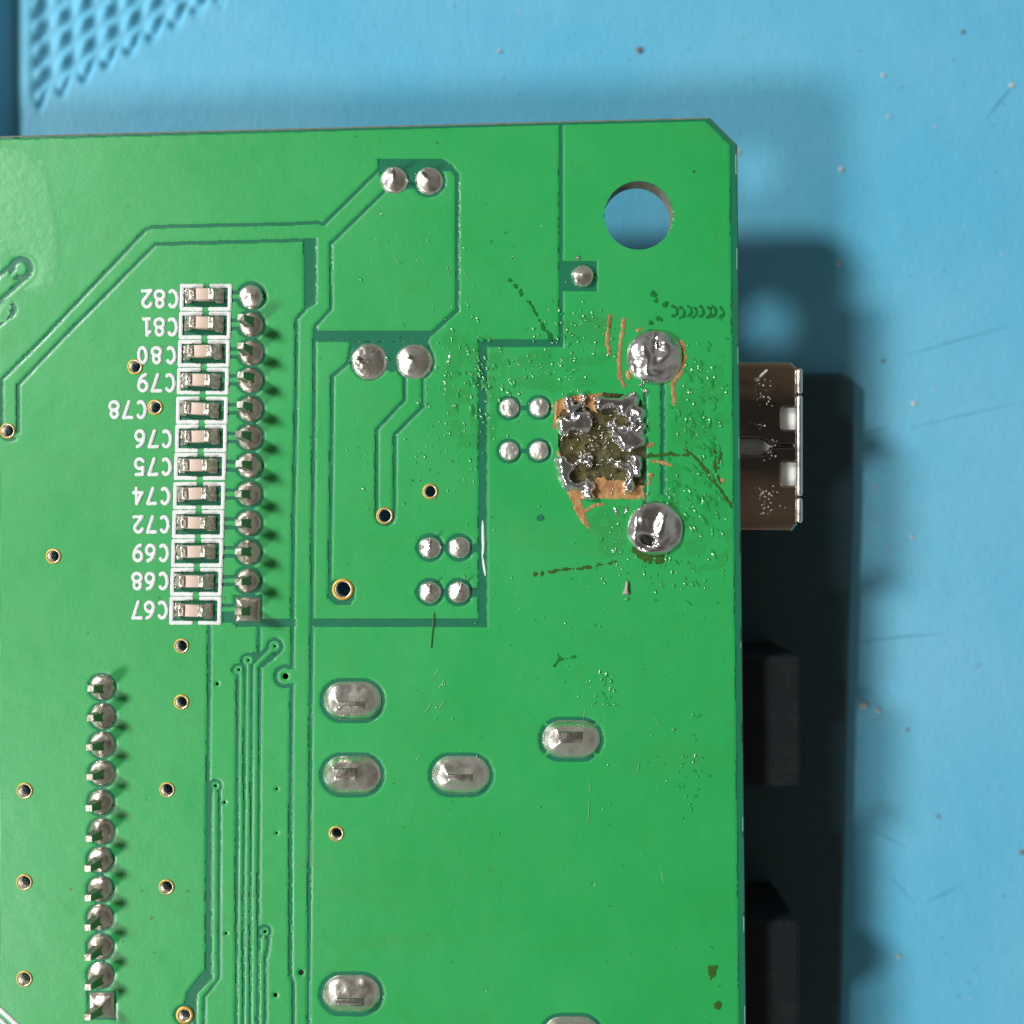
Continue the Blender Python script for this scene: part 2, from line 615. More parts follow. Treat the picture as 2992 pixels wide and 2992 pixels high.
for (x, y) in ovals:
    GAP.append(('L', 132, [(x - 30, y), (x + 30, y)]))
COP = [('C', 834, 1976, 23), ('B', 834, 1955, 885, 1997), ('C', 803.5, 1888, 15), ('L', 12, [(803, 1890), (747, 1945), (747, 2160), (742, 3080)]),
       ('C', 726, 1929, 14), ('L', 11, [(726, 1930), (726, 2160), (720, 3080)]), ('C', 698, 1957, 13), ('L', 11, [(701, 1957), (706, 1975), (705, 2160), (700, 3080)]),
       ('C', 774, 2722, 12), ('L', 11, [(772, 2735), (771, 2760), (765, 2785), (764, 3080)]), ('C', 630, 2296, 12),
       ('L', 12, [(628, 2300), (628, 2860), (584, 2905), (583, 3080)]), ('L', 34, [(1138, 516), (1085, 558)]), ('L', 43, [(1209, 1080), (1209, 1125)]),
       ('C', 62, 785, 17), ('L', 12, [(62, 785), (-120, 945)]), ('C', 22, 905, 12)]
for i in range(NC):
    COP.append(('L', 13, [(cap_x[i] + 60, cap_y[i] + 1), (pad_x[i] - 20, cap_y[i] + 1)]))
ox, oy = ovals[3]
for sx in (-1, 1):
    for sy in (-1, 1):
        COP.append(('L', 9, [(ox + sx * 40, oy + sy * 20), (ox + sx * 92, oy + sy * 58)]))

# the scraped patch: mask and copper gone, laminate bared
BARE = [(1622, 1178), (1640, 1160), (1700, 1149), (1770, 1144), (1845, 1153), (1874, 1163), (1886, 1195), (1888, 1290), (1886, 1400), (1882, 1457),
        (1800, 1462), (1738, 1462), (1690, 1440), (1650, 1418), (1634, 1370), (1628, 1300), (1622, 1230)]


def build_board_face():
    ST = 2.9
    xs = np.concatenate([np.arange(-900, -60, 60.0), np.arange(-60, 2196, ST)])
    ys = np.concatenate([np.arange(333, 3062, ST), np.arange(3062, 3961, 60.0)])
    X, Y = np.meshgrid(xs, ys)
    G = np.full(X.shape, 200.0)

    def win(bb, m):
        i0, i1 = np.searchsorted(xs, bb[0] - m), np.searchsorted(xs, bb[2] + m)
        j0, j1 = np.searchsorted(ys, bb[1] - m), np.searchsorted(ys, bb[3] + m)
        return slice(max(j0, 0), j1), slice(max(i0, 0), i1)
    for sh in GAP:
        w = win(shape_bbox(sh), 30)
        G[w] = np.minimum(G[w], sd_shape(X[w], Y[w], sh))
    for sh in COP:
        w = win(shape_bbox(sh), 30)
        G[w] = np.maximum(G[w], -sd_shape(X[w], Y[w], sh))
    # bare margin along the routed edges
    G = np.minimum(G, sd_seg(X, Y, OUT[2], OUT[3]) - 19)
    G = np.minimum(G, sd_seg(X, Y, OUT[3], OUT[4]) - 19)
    G = np.minimum(G, sd_seg(X, Y, OUT[1], OUT[2]) - 13)
    G = np.minimum(G, sd_seg(X, Y, OUT[0], OUT[1]) - 7)
    G += 0.7 * vnoise(X, Y, 11, 3)
    O = sd_poly(X, Y, OUT)
    for (x, y, r) in [HOLE] + [(v[0], v[1], v[2]) for v in VIAS] + TENT:
        w = win((x - r, y - r, x + r, y + r), 40)
        O[w] = np.maximum(O[w], -sd_circle(X[w], Y[w], x, y, r))
    bare = sd_poly(X, Y, BARE) + 3 * vnoise(X, Y, 14, 5)
    O = np.maximum(O, -(bare + 3))
    Z = 0.0034 * sstep((G + 4) / 11)
    # dimples of tented holes
    for (x, y, r) in TENT:
        w = win((x - r, y - r, x + r, y + r), 40)
        Z[w] -= 0.004 * (1 - sstep((np.hypot(X[w] - x, Y[w] - y) - r) / 7))
    Z += 0.0012 * vnoise(X, Y, 160, 8) + 0.0006 * vnoise(X, Y, 45, 9)
    Xs, Ys = X.copy(), Y.copy()
    for fld in (G, O):
        gy = np.gradient(fld, ys, axis=0)
        gx = np.gradient(fld, xs, axis=1)
        gl = np.maximum(np.hypot(gx, gy), 0.4)
        near = np.abs(fld) < 0.72 * ST
        Xs = np.where(near, X - fld * gx / gl / gl, Xs)
        Ys = np.where(near, Y - fld * gy / gl / gl, Ys)
    V = np.stack([(Xs - CX) / S, (CY - Ys) / S, Z], -1).reshape(-1, 3)

    def cell(f):
        return (f[:-1, :-1] + f[1:, :-1] + f[:-1, 1:] + f[1:, 1:]) / 4
    inside = cell(O) < 0
    cop = cell(G) > 0
    cls = np.where(inside, np.where(cop, 1, 2), 0)
    # connected regions by runs in rows
    nj, ni = cls.shape
    lab = np.zeros(cls.shape, dtype=np.int64)
    par, kind, area = [], [], []

    def find(a):
        while par[a] != a:
            par[a] = par[par[a]]
            a = par[a]
        return a
    prev = []
    for j in range(nj):
        row = cls[j]
        cuts = np.concatenate([[0], np.nonzero(np.diff(row))[0] + 1, [ni]])
        cur = []
        for a, b in zip(cuts[:-1], cuts[1:]):
            if row[a] == 0:
                continue
            r = len(par)
            par.append(r)
            kind.append(row[a])
            area.append(b - a)
            lab[j, a:b] = r
            cur.append((a, b, r))
        p = 0
        for (a, b, r) in cur:
            for (pa, pb, pr) in prev:
                if pa < b and pb > a and kind[pr] == kind[r]:
                    x, y = find(pr), find(r)
                    if x != y:
                        par[y] = x
        prev = cur
    root = np.array([find(i) for i in range(len(par))])
    tot = np.bincount(root, weights=np.array(area), minlength=len(par))
    kind = np.array(kind)
    rl = root[lab]
    big = [r for r in np.unique(root) if tot[r] >= 30]
    main_c = max((r for r in big if kind[r] == 1), key=lambda r: tot[r])
    main_g = max((r for r in big if kind[r] == 2), key=lambda r: tot[r])
    small = np.isin(rl, [r for r in np.unique(root) if tot[r] < 30]) & (cls > 0)
    rl = np.where(small, main_g, rl)
    n = X.shape[1]
    for r in big:
        J, I = np.nonzero((rl == r) & (cls > 0))
        a = J * n + I
        F = np.stack([a + n, a + n + 1, a + 1, a], -1)
        used = np.unique(F)
        rm = np.full(len(V), -1)
        rm[used] = np.arange(len(used))
        if kind[r] == 1:
            bb = (I.max() - I.min()) * (J.max() - J.min())
            nm = "copper_pour" if (r == main_c or tot[r] > 0.5 * bb and tot[r] > 2500) else "copper_trace"
        else:
            nm = "clearance_channel"
        link(nm, mesh_arrays(nm, V[used], rm[F]), board, M['mask'] if kind[r] == 1 else M['gap'])


build_board_face()


def build_substrate():
    bm = bmesh.new()
    zt, zb = -0.0015, -0.16
    loops = [[P(x, y) for (x, y) in OUT]]
    # routed edges get a slightly uneven line
    holes = [(HOLE[0], HOLE[1], HOLE[2], 64)] + [(v[0], v[1], v[2] + 1, 20) for v in VIAS]
    for (x, y, r, n) in holes:
        loops.append([P(x + r * math.cos(2 * math.pi * i / n), y + r * math.sin(2 * math.pi * i / n)) for i in range(n)])
    bottom = []
    OUT2 = [(-906, 420), (2074, 341), (2155, 422), (2180.5, 3000), (2190, 3906), (-906, 3906)]
    for k, lp in enumerate(loops):
        top = [bm.verts.new((p.x, p.y, zt)) for p in lp]
        n = len(lp)
        if k == 0:      # the routed outer edge is slightly broken
            mid = [bm.verts.new(P(x, y) + Vector((0, 0, -0.012))) for (x, y) in OUT2]
            for i in range(n):
                bm.faces.new((top[i], top[(i + 1) % n], mid[(i + 1) % n], mid[i]))
            top = mid
        bot = [bm.verts.new((p.co.x, p.co.y, zb)) for p in top]
        for i in range(n):
            bm.faces.new((top[i], top[(i + 1) % n], bot[(i + 1) % n], bot[i]))
            bottom.append(bm.edges.get((bot[i], bot[(i + 1) % n])))
    bmesh.ops.triangle_fill(bm, use_beauty=True, edges=bottom)
    return link("laminate_core", bm_mesh("laminate_core", bm), board, M['edge'])


build_substrate()

# the floor of the scraped patch
link("bared_laminate", field_mesh("bared_laminate", lambda X, Y: sd_poly(X, Y, BARE) - 5, (1610, 1135, 1900, 1475), 3.0,
     lambda X, Y, d: -0.006 + 0.006 * vnoise(X, Y, 16, 11) + 0.003 * vnoise(X, Y, 6, 12)), board, M['burnt'])

# ---- plated holes
for (x, y, r0, r1) in VIAS:
    bm = bmesh.new()
    n = 28
    rings = []
    for (r, z) in ((r1 + 1, 0.003), (r1, 0.0085), (r0 + 2, 0.0095), (r0, 0.006), (r0, -0.165)):
        rings.append([bm.verts.new(P(x + r * math.cos(2 * math.pi * i / n), y + r * math.sin(2 * math.pi * i / n)) + Vector((0, 0, z))) for i in range(n)])
    for kq, (a, b) in enumerate(zip(rings[:-1], rings[1:])):
        for i in range(n):
            f = bm.faces.new((a[i], a[(i + 1) % n], b[(i + 1) % n], b[i]))
            f.material_index = 0 if kq < 2 else 1
    me = bm_mesh("plated_hole", bm, True)
    link("plated_hole", me, board, (M['gold'], M['barrel']))

# ------------------------------------------------------------------ solder joints
TOP = 0.005


def pin_mesh(base, tip, w0, w1, round_=False):
    """a lead from base to tip (board coordinates), square or round, with a slightly uneven cut end"""
    bm = bmesh.new()
    n = 10 if round_ else 4
    rings = []
    ax = (tip - base)
    for t, w in ((0.0, w0), (0.86, w1), (1.0, w1 * (0.72 if round_ else 0.84))):
        c = base + ax * t
        rings.append([bm.verts.new(c + Vector((w / S * math.cos(math.pi / n + 2 * math.pi * i / n) * (1 if round_ else 1.3),
                                               w / S * math.sin(math.pi / n + 2 * math.pi * i / n) * (1 if round_ else 1.3),
                                               random.uniform(-.004, .004) if t == 1 else 0))) for i in range(n)])
    for a, b in zip(rings[:-1], rings[1:]):
        for i in range(n):
            bm.faces.new((a[i], a[(i + 1) % n], b[(i + 1) % n], b[i]))
    f = bm.faces.new(rings[-1])
    f.material_index = 1
    return bm_mesh("pin", bm, round_)


def joint(x, y, r, h, tip=None, ht=0.2, square=False, lean=(0, 0), prof=1.5, pw=16, round_pin=False, mat='solder', rough=0.0, step=2.4, seed=0, bump=0.0):
    ax, ay = x + lean[0], y + lean[1]
    sdf = (lambda X, Y: sd_box(X, Y, x - r, y - r, x + r, y + r, 4)) if square else (lambda X, Y: sd_circle(X, Y, x, y, r * (1 + 0.02 * vnoise(X, Y, 20, 21))))

    def z(X, Y, d):
        t = np.clip(-d / r, 0, 1)
        # concave fillet climbing to the lead
        e = np.clip(1 - np.hypot(X - ax, Y - ay) / (r * 1.25), 0, 1)
        rise = 0.014 * sstep(t / 0.16)
        return TOP - 0.004 + rise + h * (0.55 * t ** prof + 0.45 * e ** (prof + 0.5)) * np.sign(t) + (rough * vnoise(X, Y + 77 * seed, 9, 22) + bump * vnoise(X + 31 * seed, Y, 26, 23)) * sstep(t / 0.2)
    o = link("solder_joint", field_mesh("solder_joint", sdf, (x - r, y - r, x + r, y + r), step, z), board, M[mat])
    if tip is not None:
        b = P(ax, ay)
        b.z = TOP
        link("pin", pin_mesh(b, P(tip[0], tip[1], ht), pw, pw * 0.70, round_pin), o, (M['pin'], M['tip']))
    return o


tips1 = [None, (703, 927), (702, 1010), (702, 1095), (701, 1182), (697, 1268), (698, 1355), (696, 1443), (696, 1527), (696, 1612), (696, 1700), (696, 1787)]
for i in range(NC):
    if i == 0:
        o = joint(pad_x[0], 867, 36, 0.055, None, lean=(22, -4), prof=1.0, seed=i)
        o['label'] = "bright bare solder cone with no lead showing"
    elif i == NC - 1:
        joint(pad_x[i], cap_y[i] + 2, 36, 0.07, tips1[i], 0.21, square=True, lean=(0, 2), seed=i, mat='solder_dark', bump=0.008)
    else:
        joint(pad_x[i], cap_y[i] + 1, 36 + random.uniform(-1, 1), random.uniform(0.06, 0.09), tips1[i], 0.21, lean=(random.uniform(-4, 4), random.uniform(-3, 3)), prof=random.uniform(1.3, 1.8), seed=i, bump=0.009, mat='solder_dark')
tips2 = [(264, 2012), (264, 2098), (261, 2184), (261, 2271), (259, 2362), (259, 2451), (256, 2538), (256, 2624), (256, 2710), (256, 2798), (256, 2885), (255, 2972)]
for i, (x, y) in enumerate(row2):
    joint(x, y, 37 + random.uniform(-1, 1), random.uniform(0.065, 0.09), tips2[i], 0.18, square=(i == 11), lean=(random.uniform(-4, 3), random.uniform(0, 6)), prof=random.uniform(1.3, 1.8), seed=20 + i, bump=0.009, mat='solder_dark')

joint(1152, 527, 41, 0.05, (1147, 494), 0.13, lean=(0, -14), pw=8, round_pin=True, prof=1.2, seed=40)
joint(1254, 528, 41, 0.045, (1232, 503), 0.13, lean=(-10, -14), pw=8, round_pin=True, prof=1.3, seed=41, bump=0.008)
joint(1079, 1056, 53, 0.035, (1044, 1046), 0.11, lean=(-28, -6), pw=9, round_pin=True, prof=1.1, seed=42, rough=0.002)
joint(1211, 1056, 53, 0.06, (1194, 1040), 0.14, lean=(-12, -10), pw=9, round_pin=True, prof=1.1, seed=43)
joint(1703, 807, 34, 0.05, None, prof=0.7, seed=44, bump=0.010)
for i, (x, y) in enumerate(quad_hi):
    joint(x, y, 29, 0.018 + 0.012 * (i % 2), None, prof=0.6, mat='solder_dull', rough=0.003, bump=0.006, seed=50 + i, step=2.0)
for i, ((x, y), t) in enumerate(zip(quad_lo, [(1257, 1574), (1342, 1600), (1257, 1708), (1349, 1704)])):
    joint(x, y, 33, 0.042, t, 0.08, lean=((0, -10), (0, 0), (0, -8), (6, -14))[i], pw=5.5, round_pin=True, prof=1.2, seed=60 + i, rough=0.0015)


def oval_joint(x, y, tabpos, tabsize, seed):
    def sdf(X, Y):
        return sd_line(X, Y, [(x - 29, y), (x + 29, y)], 110)

    def z(X, Y, d):
        t = np.clip(-d / 55, 0, 1)
        e = sd_box(X, Y, tabpos[0] - tabsize[0] / 2, tabpos[1] - tabsize[1] / 2, tabpos[0] + tabsize[0] / 2, tabpos[1] + tabsize[1] / 2)
        clim = np.clip(1 - e / 48, 0, 1.15) ** 1.6
        return TOP - 0.004 + 0.018 * sstep(t / 0.14) + (0.025 * t ** 0.8 + 0.040 * clim + 0.0035 * vnoise(X + 50 * seed, Y, 24, 24) + 0.0004 * vnoise(X, Y + 9 * seed, 9, 25)) * sstep(t / 0.3)
    o = link("oval_solder_joint", field_mesh("oval_solder_joint", sdf, (x - 84, y - 55, x + 84, y + 55), 2.4, z), board, M['solder'])
    bm = bmesh.new()
    w, h = tabsize[0] / 2 / S, tabsize[1] / 2 / S
    c = P(*tabpos)
    vs = []
    tilt = 0.012
    for (sx, sy, zz) in ((-1, -1, .03), (1, -1, .03), (1, 1, .03), (-1, 1, .03)):
        vs.append(bm.verts.new((c.x + sx * w, c.y + sy * h, zz)))
    up = []
    for (sx, sy) in ((-1, -1), (1, -1), (1, 1), (-1, 1)):
        up.append(bm.verts.new((c.x + sx * w * 0.97, c.y + sy * h * 0.95, 0.092 + tilt * sy)))
    for i in range(4):
        bm.faces.new((vs[i], vs[(i + 1) % 4], up[(i + 1) % 4], up[i]))
    bm.faces.new(up)
    bmesh.ops.bevel(bm, geom=[e for e in bm.edges], offset=0.008, segments=2, affect='EDGES', profile=0.6)
    link("terminal_tab", bm_mesh("terminal_tab", bm, True), o, M['pin'])


oval_joint(*ovals[0], (1030, 2056), (84, 26), 1)
oval_joint(*ovals[1], (1014, 2256), (74, 42), 2)
oval_joint(*ovals[2], (1345, 2266), (78, 26), 3)
oval_joint(*ovals[3], (1664, 2150), (76, 40), 4)
oval_joint(*ovals[4], (1028, 2912), (84, 26), 5)
oval_joint(*ovals[5], (1668, 3025), (76, 40), 6)

# ------------------------------------------------------------------ reworked blobs


def meta(X, Y, balls):
    f = np.zeros(X.shape)
    for (x, y, r, w) in balls:
        q = 1 - ((X - x) ** 2 + (Y - y) ** 2) / (1.62 * r) ** 2
        f += w * np.where(q > 0, q, 0) ** 2
    return f


def lump(name, balls, seed, h=0.04, step=1.7, base=-0.004, label=None):
    a = np.array(balls)
    bb = ((a[:, 0] - 1.4 * a[:, 2]).min(), (a[:, 1] - 1.4 * a[:, 2]).min(), (a[:, 0] + 1.4 * a[:, 2]).max(), (a[:, 1] + 1.4 * a[:, 2]).max())

    def sdf(X, Y):
        wx, wy = X + 4 * vnoise(X, Y, 20, 31 + seed), Y + 4 * vnoise(X, Y, 20, 32 + seed)
        return (0.145 - meta(wx, wy, balls)) * 22

    def z(X, Y, d):
        t = np.clip(-d / 22, 0, 1.6)
        return base + h * (1.25 * (1 - (1 - np.minimum(t / 0.95, 1)) ** 2) + 0.40 * t) + (0.0022 * vnoise(X, Y, 26, 33 + seed) + 0.0 * np.abs(vnoise(X, Y, 7, 34 + seed))) * sstep(t / 0.25)
    o = link(name, field_mesh(name, sdf, bb, step, z), board, M['blob'])
    if label:
        o['label'] = label
    return o


lump("solder_blob", [(1663, 1185, 17, 1), (1668, 1205, 14, 1), (1657, 1166, 11, 1), (1702, 1159, 10, 1), (1699, 1180, 11, 1), (1686, 1190, 9, .8)], 0, 0.036)
lump("solder_blob", [(1645, 1240, 20, 1), (1650, 1262, 15, .9), (1672, 1243, 16, .9), (1709, 1218, 20, 1), (1698, 1246, 22, 1), (1722, 1240, 14, .9), (1690, 1222, 14, .8)], 2, 0.036)
lump("solder_blob", [(1756, 1177, 19, 1), (1750, 1195, 11, .8), (1785, 1174, 17, .9), (1812, 1180, 22, .9), (1842, 1176, 26, .9), (1822, 1206, 14, .9), (1843, 1226, 11, 1), (1847, 1240, 9, 1),
                     (1866, 1210, 19, .9), (1873, 1248, 14, .9), (1864, 1288, 22, .9), (1792, 1246, 17, .8), (1806, 1268, 21, .9), (1836, 1292, 24, .9), (1845, 1268, 18, .8), (1824, 1250, 9, .6)], 4, 0.036)
lump("solder_blob", [(1643, 1348, 19, 1), (1648, 1374, 20, 1), (1670, 1364, 15, .9), (1712, 1336, 16, .9), (1722, 1356, 12, .9), (1694, 1346, 11, .7), (1647, 1393, 16, .9), (1662, 1414, 17, .9),
                     (1690, 1424, 15, .9), (1715, 1414, 15, 1), (1728, 1424, 13, .9), (1714, 1446, 16, .9), (1728, 1450, 10, .8)], 6, 0.036)
lump("solder_blob", [(1785, 1344, 11, .9), (1806, 1358, 16, 1), (1828, 1366, 14, 1), (1840, 1390, 12, 1), (1840, 1420, 17, 1), (1834, 1432, 12, .8), (1856, 1342, 18, .8), (1860, 1366, 17, .9), (1866, 1388, 12, .8)], 8, 0.036)


def big_blob(x, y, r, seed, feats, label):
    def sdf(X, Y):
        return np.hypot(X - x, (Y - y) * 1.02) - r * (1 + 0.03 * vnoise(X, Y, 40, 51 + seed))

    def z(X, Y, d):
        t = np.clip(-d / r, 0, 1)
        zz = TOP - 0.006 + 0.070 * np.sqrt(np.clip(1 - (1 - t) ** 2.4, 0, 1))
        for (fx, fy, a, b, ang, hh) in feats:
            c, s_ = math.cos(math.radians(ang)), math.sin(math.radians(ang))
            u = ((X - fx) * c + (Y - fy) * s_) / a
            v = (-(X - fx) * s_ + (Y - fy) * c) / b
            zz = zz + 0.55 * hh * np.exp(-(u * u + v * v))
        return np.maximum(zz, TOP + 0.012 * sstep(t / 0.08)) + (0.009 * vnoise(X, Y, 30, 52 + seed) + 0.0012 * vnoise(X, Y, 8, 53 + seed)) * sstep(t / 0.2)
    o = link("large_solder_blob", field_mesh("large_solder_blob", sdf, (x - r - 6, y - r - 6, x + r + 6, y + r + 6), 2.0, z), board, M['blob'])
    o['label'] = label
    return o


big_blob(1912, 1043, 83, 0, [(1878, 1022, 16, 28, 0, .05), (1890, 1060, 14, 30, 10, .05), (1942, 1010, 28, 17, 40, .05), (1940, 1052, 30, 16, -40, .045), (1912, 1010, 10, 26, 0, -.05),
                             (1955, 1085, 24, 30, 0, -.02), (1898, 1102, 20, 12, 0, .03), (1912, 1085, 18, 12, 0, -.03)], "upper large solder blob with two ridges and a browned lower lip")
big_blob(1915, 1545, 83, 1, [(1934, 1530, 16, 60, 18, .05), (1890, 1578, 26, 12, 25, -.13), (1900, 1525, 26, 34, 15, -.03), (1874, 1525, 14, 18, 0, .03), (1855, 1545, 8, 40, 0, .02), (1905, 1610, 40, 8, 0, .025),
                             (1970, 1540, 14, 40, 0, -.02)], "lower large solder blob with a dark oval pit and one ridge")
link("dark_pit", field_mesh("dark_pit", lambda X, Y: np.hypot(((X - 1890) * 0.906 + (Y - 1578) * 0.423) / 1.9, -(X - 1890) * 0.423 + (Y - 1578) * 0.906) - 10 + 1.5 * vnoise(X, Y, 9, 66), (1860, 1555, 1920, 1600), 1.8,
     lambda X, Y, d: TOP + 0.016 - 0.0006 * d + 0.004 * vnoise(X, Y, 8, 67)), board, M['pit'])  # near-black sheet laid in the blob's oval pit

# exposed copper: thin ragged sheets where mask was scraped away


def scrape(name, shapes, mat, rough=3.0, step=1.9, h=0.0012, seed=0, z0=0.0062, apart=False):
    bbs = np.array([shape_bbox(s) for s in shapes])
    bb = (bbs[:, 0].min(), bbs[:, 1].min(), bbs[:, 2].max(), bbs[:, 3].max())

    def sdf(X, Y):
        d = np.full(X.shape, 99.0)
        for s_ in shapes:
            d = np.minimum(d, sd_shape(X, Y, s_))
        return d + rough * vnoise(X, Y, 9, 60 + seed) + rough * 0.5 * vnoise(X, Y, 4, 61 + seed)
    if len(shapes) > 1 and apart:
        return [scrape(name, [q], mat, rough, step, h, seed + 40 + 3 * i, z0) for i, q in enumerate(shapes)]
    return link(name, field_mesh(name, sdf, bb, step, lambda X, Y, d: z0 + h * sstep(-d / 4) + 0.0012 * vnoise(X, Y, 7, 62)), board, mat)


scrape("exposed_copper", [('P', [(1626, 1180), (1640, 1162), (1705, 1150), (1760, 1146), (1765, 1160), (1742, 1205), (1718, 1192), (1690, 1172), (1650, 1182), (1634, 1215), (1628, 1215)])], M['copper'], seed=0, z0=0.001)
scrape("exposed_copper", [('L', 9, [(1627, 1172), (1622, 1230), (1620, 1250)]), ('L', 7, [(1628, 1320), (1640, 1338)]), ('L', 6, [(1612, 1188), (1630, 1184)])], M['copper'], 2, seed=1, apart=True)
scrape("exposed_copper", [('P', [(1738, 1400), (1765, 1392), (1775, 1405), (1822, 1402), (1830, 1430), (1860, 1418), (1882, 1420), (1884, 1464), (1800, 1463), (1736, 1462)])], M['copper'], 2.5, seed=2, z0=0.002)
scrape("exposed_copper", [('P', [(1654, 1428), (1692, 1438), (1700, 1470), (1712, 1505), (1724, 1546), (1706, 1536), (1678, 1486)])], M['copper'], 2.5, seed=3)
scrape("exposed_copper", [('L', 9, [(1708, 1494), (1738, 1476), (1762, 1474)])], M['copper'], 2, seed=4)
scrape("exposed_copper", [('L', 9, [(1782, 921), (1777, 948), (1773, 998), (1780, 1036)])], M['copper'], 3, seed=5)
scrape("exposed_copper", [('L', 11, [(1823, 934), (1813, 1003), (1808, 1055), (1810, 1104)]), ('L', 9, [(1812, 1104), (1823, 1128)])], M['copper'], 2.5, seed=6, apart=True)
scrape("exposed_copper", [('L', 12, [(1992, 1000), (2000, 1045), (1991, 1086), (1964, 1122), (1968, 1148), (1969, 1182)])], M['copper'], 2, seed=7)
scrape("exposed_copper", [('L', 12, [(1832, 1088), (1838, 1105)]), ('L', 9, [(1862, 968), (1872, 960)])], M['copper'], 2, seed=8, apart=True)
scrape("exposed_copper", [('C', 1900, 1300, 9), ('C', 1900, 1388, 8), ('L', 8, [(1898, 1400), (1896, 1415)])], M['copper'], 3, seed=9, apart=True)
scrape("exposed_copper", [('L', 8, [(1895, 1345), (1930, 1350), (1960, 1360)])], M['copper'], 3, seed=10)

# dark flux burns and scuffs
scrape("burn_mark", [('L', 10, [(1895, 1332), (1960, 1328), (2015, 1330)])], M['brown'], 5, seed=11)
scrape("burn_mark", [('L', 7, [(2002, 1312), (2020, 1328), (2045, 1352), (2075, 1392), (2100, 1425), (2135, 1482)]), ('L', 6, [(2088, 1320), (2090, 1380), (2105, 1410)]), ('L', 5, [(2106, 1312), (2098, 1370)])], M['brown'], 4, seed=12, apart=True)
scrape("burn_mark", [('C', 2111, 1404, 8)], M['copper'], 3, seed=13)
for i in range(8):
    cx = 1975 + i * 19 + (i % 3) * 2
    scrape("scuff_mark", [('L', 9 - 0.4 * i, arc(cx - 12, 910 + (i % 2) * 3, 15, -75, 75))], M['dark'], 3, seed=14 + i)
scrape("scuff_mark", [('C', 1910, 858, 9), ('C', 1918, 880, 7), ('C', 1945, 890, 8), ('C', 1925, 935, 8), ('C', 1900, 945, 6)], M['dark'], 6, seed=24, apart=True)
scrape("scuff_mark", [('L', 6, [(1480, 805), (1525, 860), (1560, 905), (1585, 955), (1610, 990)])], M['dark'], 6.5, seed=25)
scrape("scuff_mark", [('L', 6, [(1620, 1945), (1632, 1925), (1655, 1925), (1680, 1918)]), ('L', 4, [(1630, 1912), (1640, 1935)])], M['dark'], 3.5, seed=26, apart=True)
scrape("scuff_mark", [('L', 5, [(1560, 1680), (1640, 1665), (1740, 1655), (1800, 1640)])], M['brown'], 6, seed=27)
scrape("burn_mark", [('L', 22, [(1850, 1600), (1885, 1632), (1930, 1634)])], M['brown'], 8, seed=28)
scrape("burn_mark", [('P', [(2068, 2822), (2096, 2820), (2092, 2845), (2074, 2866)])], M['brown'], 3, seed=29)
scrape("burn_mark", [('C', 2098, 2937, 11)], M['brown'], 4, seed=30)

scrape("scuff_mark", [('C', 1578, 1513, 10)], M['gap'], 3, seed=33)

# pale dried film at the left edge
FILM = [(-60, 420), (20, 425), (90, 450), (140, 470), (165, 520), (182, 640), (190, 760), (192, 850), (120, 862), (40, 856), (20, 940), (-60, 960)]
link("dried_flux_film", field_mesh("dried_flux_film", lambda X, Y: np.maximum(sd_poly(X, Y, FILM) + 5 * vnoise(X, Y, 40, 60) + 1.5 * vnoise(X, Y, 14, 61),
     -np.minimum(sd_circle(X, Y, 60, 788, 42), sd_line(X, Y, [(45, 800), (-80, 905)], 80))), (-60, 415, 200, 965), 3.0, lambda X, Y, d: 0.0030 + 0.0028 * sstep(-d / 34) + 0.0006 * vnoise(X, Y, 160, 8) * 2), board, M['film'])

# flux droplets: glossy little beads, far too many to count


def droplets(name, spots, mat, zb=0.0055):
    V, F = [], []
    n = 9
    prof = ((1.0, 0.0), (0.72, 0.30), (0.36, 0.84))
    for (x, y, a, b, ang, h) in spots:
        c, s_ = math.cos(ang), math.sin(ang)
        base = len(V)
        for (rr, zz) in prof:
            for i in range(n):
                t = -2 * math.pi * i / n
                u, v = a * rr * math.cos(t), b * rr * math.sin(t)
                V.append((*P(x + u * c - v * s_, y + u * s_ + v * c)[:2], zb + h * zz))
        V.append((*P(x, y)[:2], zb + h))
        for q in range(len(prof)):
            for i in range(n):
                j = (i + 1) % n
                lo = base + q * n
                if q < len(prof) - 1:
                    F.append((lo + i, lo + j, lo + n + j, lo + n + i))
                else:
                    F.append((lo + i, lo + j, base + n * len(prof)))
    me = bpy.data.meshes.new(name)
    me.from_pydata(V, [], F)
    me.polygons.foreach_set("use_smooth", [True] * len(me.polygons))
    o = link(name, me, board, mat)
    o['kind'] = "stuff"
    return o


sp = []
R_ = random.Random(3)


def scatter(n, cx, cy, sx, sy, smin=2.2, smax=5.0, ang=None, el=2.2):
    for _ in range(n):
        x, y = R_.gauss(cx, sx), R_.gauss(cy, sy)
        if not (1010 < x < 2125 and 400 < y < 2980):
            continue
        if sd_poly(np.array([x]), np.array([y]), BARE)[0] < 4:
            continue
        s_ = R_.uniform(smin, smax) * R_.choice((0.7, 0.8, 1, 1.2))
        a = R_.gauss(ang, 0.35) if ang is not None else R_.uniform(0, 3.14)
        sp.append((x, y, s_ * R_.uniform(1, el), s_ * 0.8, a, s_ / S * R_.uniform(0.32, 0.6)))


